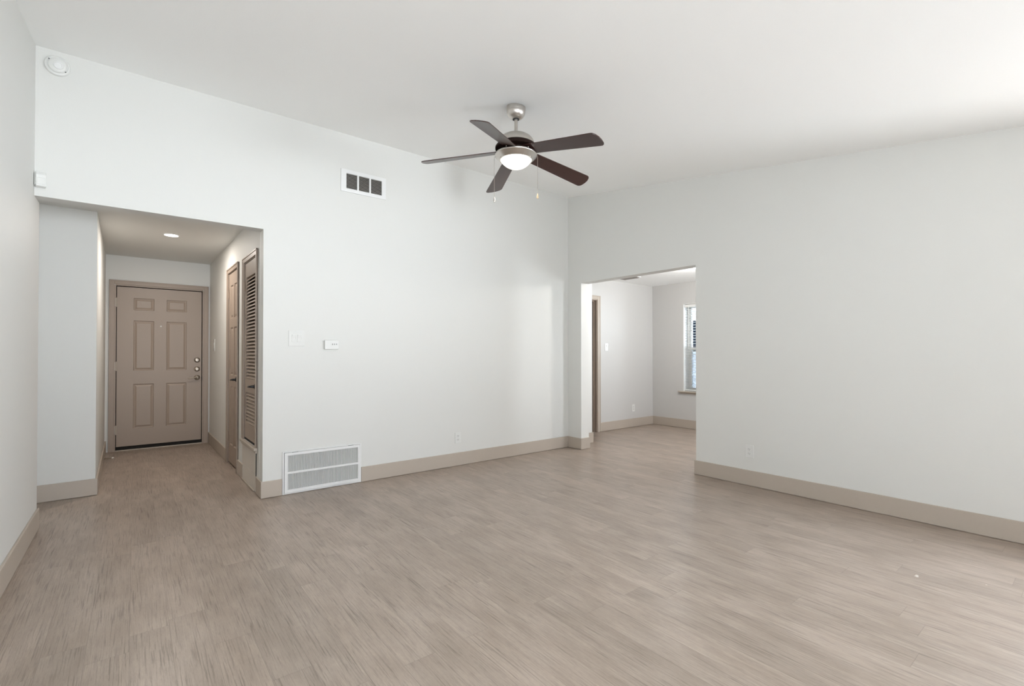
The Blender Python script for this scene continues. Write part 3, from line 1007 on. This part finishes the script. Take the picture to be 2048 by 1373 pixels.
def switch(loc, rz, label, gangs=1, w=None, h=0.118, rockers=True):
    w = w or (0.072 if gangs == 1 else 0.118)
    o = empty('light_switch', loc, label, 'light switch', rz, 'wall switches')
    plate_box(MB(), w, h, 0.006).build('cover_plate', M['gloss'], o)
    for i in range(gangs):
        x = (i - (gangs - 1) / 2) * 0.046
        if rockers:
            MB().box(x - 0.017, x + 0.017, -0.0075, -0.006, -0.0335, 0.0335, 0.001).build('bezel', M['white'], o)
            MB().prism([(-0.0078, -0.031), (-0.0078, 0.031), (-0.0125, 0.031), (-0.0086, 0.0)][::1] + [(-0.0095, -0.031)], x - 0.0148, x + 0.0148, 'X', 0.0006).build('rocker', M['gloss'], o)
        else:
            MB().box(x - 0.005, x + 0.005, -0.0068, -0.006, -0.012, 0.012).build('bezel', M['white'], o)
            MB().prism([(-0.006, -0.006), (-0.006, 0.006), (-0.018, 0.011), (-0.018, 0.005)], x - 0.0035, x + 0.0035, 'X', 0.0006).build('toggle', M['gloss'], o)
        for z in (-0.048, 0.048):
            MB().lathe([(0, 0), (0.0028, 0), (0.0022, 0.001), (0, 0.0012)], 12, Matrix.Translation((x, -0.0065, z)) @ RY).build('screw', M['white'], o)
    return o


switch((1.108, D, 1.347), 0, 'glossy white double switch on the far wall, between hall opening and thermostat', 2, 0.130, 0.136)
switch((5.834, YD, 1.317), 0, 'single white switch beside the dining room doorway', 1)
p = hall(0, 2.80, 1.325)
switch(p, math.radians(-90) + HA, 'white switch on the right hall wall beside the front door', 1, 0.085, 0.155)

# thermostat
th = empty('thermostat', (1.404, D, 1.294), 'small white rectangular thermostat right of the double switch', 'thermostat')
t = MB()
t.box(-0.064, 0.064, -0.024, -0.0045, -0.044, 0.044, 0.009, None, 4)
t.build('body', M['white'], th)
MB().box(-0.060, 0.060, -0.0045, -0.0005, -0.040, 0.040).build('wall_base', M['white'], th)
MB().box(-0.012, 0.052, -0.0246, -0.0236, -0.016, 0.026, 0.0003).build('face_panel', M['white'], th)
for i, x in enumerate((0.006, 0.024, 0.042)):
    MB().box(x - 0.0045, x + 0.0045, -0.0262, -0.0244, -0.003 + 0.001 * i, 0.011, 0.0006).build('button', M['button'], th)

# round alarm near the ceiling
RW = Matrix.Rotation(math.radians(90), 4, 'X')
sa = empty('smoke_detector', (-0.418, D, 3.158), 'round white smoke detector high in the left corner of the far wall', 'smoke detector')
MB().lathe([(0, 0.0005), (0.066, 0.0005), (0.066, 0.010), (0.062, 0.016), (0.055, 0.018), (0.052, 0.014), (0.049, 0.014), (0.046, 0.022), (0.040, 0.026), (0.0, 0.027)], 56, RW).build('body', M['white'], sa)
MB().lathe([(0, 0.027), (0.026, 0.027), (0.024, 0.032), (0.019, 0.033), (0.017, 0.030), (0, 0.030)], 40, Matrix.Translation((0.006, 0, -0.002)) @ RW).build('center_grille', M['metalwhite'], sa)
for a in (142, -38):
    ca, sb = math.cos(math.radians(a)), math.sin(math.radians(a))
    tag(MB().lathe([(0, 0.018), (0.004, 0.018), (0.003, 0.021), (0, 0.0215)], 12, Matrix.Translation((0.052 * ca, 0, 0.052 * sb)) @ RW).build('screw', M['slot'], sa), 'small dark screw')

# motion sensor in the corner above the hall opening
ms = empty('motion_sensor', (-0.514, D - 0.022, 2.366), 'small white motion sensor in the left corner just above the hall opening', 'motion sensor', math.radians(12))
MB().prism([(-0.024, -0.046), (-0.004, -0.050), (0.012, -0.050), (0.012, 0.050), (-0.012, 0.050), (-0.024, 0.030)], -0.004, 0.046, 'X', 0.003).build('housing', M['white'], ms)
MB().prism([(-0.0265, -0.036), (-0.0235, -0.036), (-0.0235, 0.010), (-0.0265, 0.006)], 0.002, 0.040, 'X', 0.001).build('lens', M['gloss'], ms)
MB().box(-0.010, -0.004, -0.012, 0.010, -0.040, 0.044, 0.002).build('corner_bracket', M['white'], ms)

# door stop on the hall's left baseboard
p = hall(-1.09 + TB, 2.53, 0.052)
ds = empty('door_stop', p, 'spring door stop on the left hall baseboard near the front door', 'door stop', HA)
MB().lathe([(0, 0), (0.012, 0), (0.010, 0.006), (0, 0.006)], 16, Matrix.Rotation(math.radians(90), 4, 'Y')).build('base', M['hardware'], ds)
pts = []
for i in range(0, 161):
    a = i / 160
    pts.append((0.005 + 0.064 * a, 0.0052 * math.cos(a * 2 * math.pi * 12), 0.0052 * math.sin(a * 2 * math.pi * 12) - 0.002 * a))
MB().tube(pts, 0.0015, 6).build('spring', M['hardware'], ds)
tag(MB().lathe([(0, 0), (0.008, 0), (0.0085, 0.012), (0.006, 0.018), (0, 0.019)], 16, Matrix.Translation((0.068, 0, -0.002)) @ Matrix.Rotation(math.radians(90), 4, 'Y')).build('tip', M['rubber'], ds), 'white rubber tip')

# recessed hall light
hl = empty('recessed_light', (0.292, 6.02, HHALL), 'round lit recessed light in the hall ceiling', 'ceiling light')
MB().lathe([(0.060, 0), (0.074, 0), (0.073, -0.003), (0.067, -0.005), (0.060, -0.005), (0.060, 0)], 48).build('trim_ring', M['metalwhite'], hl)
MB().lathe([(0, -0.002), (0.0, -0.0055), (0.0605, -0.0055), (0.0605, -0.002)], 48).build('diffuser', M['led'], hl)
lamp('hall_light', 'AREA', (0.292, 6.02, HHALL - 0.012), 17, (1.0, 0.92, 0.84), shape='DISK', size=0.11)

# dining room ceiling: register and light
cv = empty('air_vent', (5.93, 4.60, HD), 'white air vent in the dining room ceiling near the far wall', 'vent')
MB().box(-0.09, 0.09, -0.16, 0.16, -0.008, -0.0005, 0.002).build('vent_frame', M['metalwhite'], cv)
mb = MB()
for i in range(7):
    x = -0.06 + i * 0.02
    mb.box(-0.007, 0.007, -0.135, 0.135, -0.0006, 0.0006, 0, Matrix.Translation((x, 0, -0.0135)) @ Matrix.Rotation(math.radians(40), 4, 'Y'))
mb.build('vent_louvers', M['duct'], cv)
dl = empty('dining_fan_light', (5.66, 3.22, HD), 'lit white ceiling fan light in the dining room with a pull chain, blades left out', 'ceiling light')  # light of a dining room ceiling fan; blades not built
MB().lathe([(0, 0), (0.19, 0), (0.19, -0.03), (0.155, -0.04), (0, -0.04)], 48).build('base', M['metalwhite'], dl)
prof = [(0.15, -0.038)] + [(0.15 * math.cos(math.radians(90 * i / 10)) if i < 10 else 0.0, -0.038 - 0.06 * math.sin(math.radians(90 * i / 10))) for i in range(1, 11)]
MB().lathe(prof, 48).build('glass_dome', M['led'], dl)
mb = MB().tube([(-0.186, 0.05, -0.03), (-0.186, 0.05, -0.12)], 0.0025, 6)
mb.lathe([(0, 0.0), (0.006, -0.01), (0.006, -0.03), (0, -0.036)], 12, Matrix.Translation((-0.186, 0.05, -0.11)))
mb.build('pull_chain', M['nickel'], dl)
lamp('dining_light', 'POINT', (5.66, 3.22, HD - 0.16), 58, (1.0, 0.98, 0.95), shadow_soft_size=0.1)

# paint flecks on the floor


def fleck(x, y, r, label):
    t = MB()
    random.seed(int(x * 1000))
    pts = [(x + r * random.uniform(0.5, 1.2) * math.cos(2 * math.pi * i / 9) * 1.7, y + r * random.uniform(0.5, 1.2) * math.sin(2 * math.pi * i / 9)) for i in range(9)]
    t.prism(pts, 0.0002, 0.0012, 'Z')
    o = t.build('paint_fleck', M['offwhite'])
    tag(o, label, 'paint fleck', 'paint flecks on the floor')


fleck(3.344, 0.674, 0.011, 'larger white paint fleck on the planks in front of the right wall')
fleck(3.502, 0.421, 0.004, 'tiny white paint fleck on the planks at the far right')
fleck(4.262, 1.350, 0.005, 'small white paint fleck close to the right baseboard')
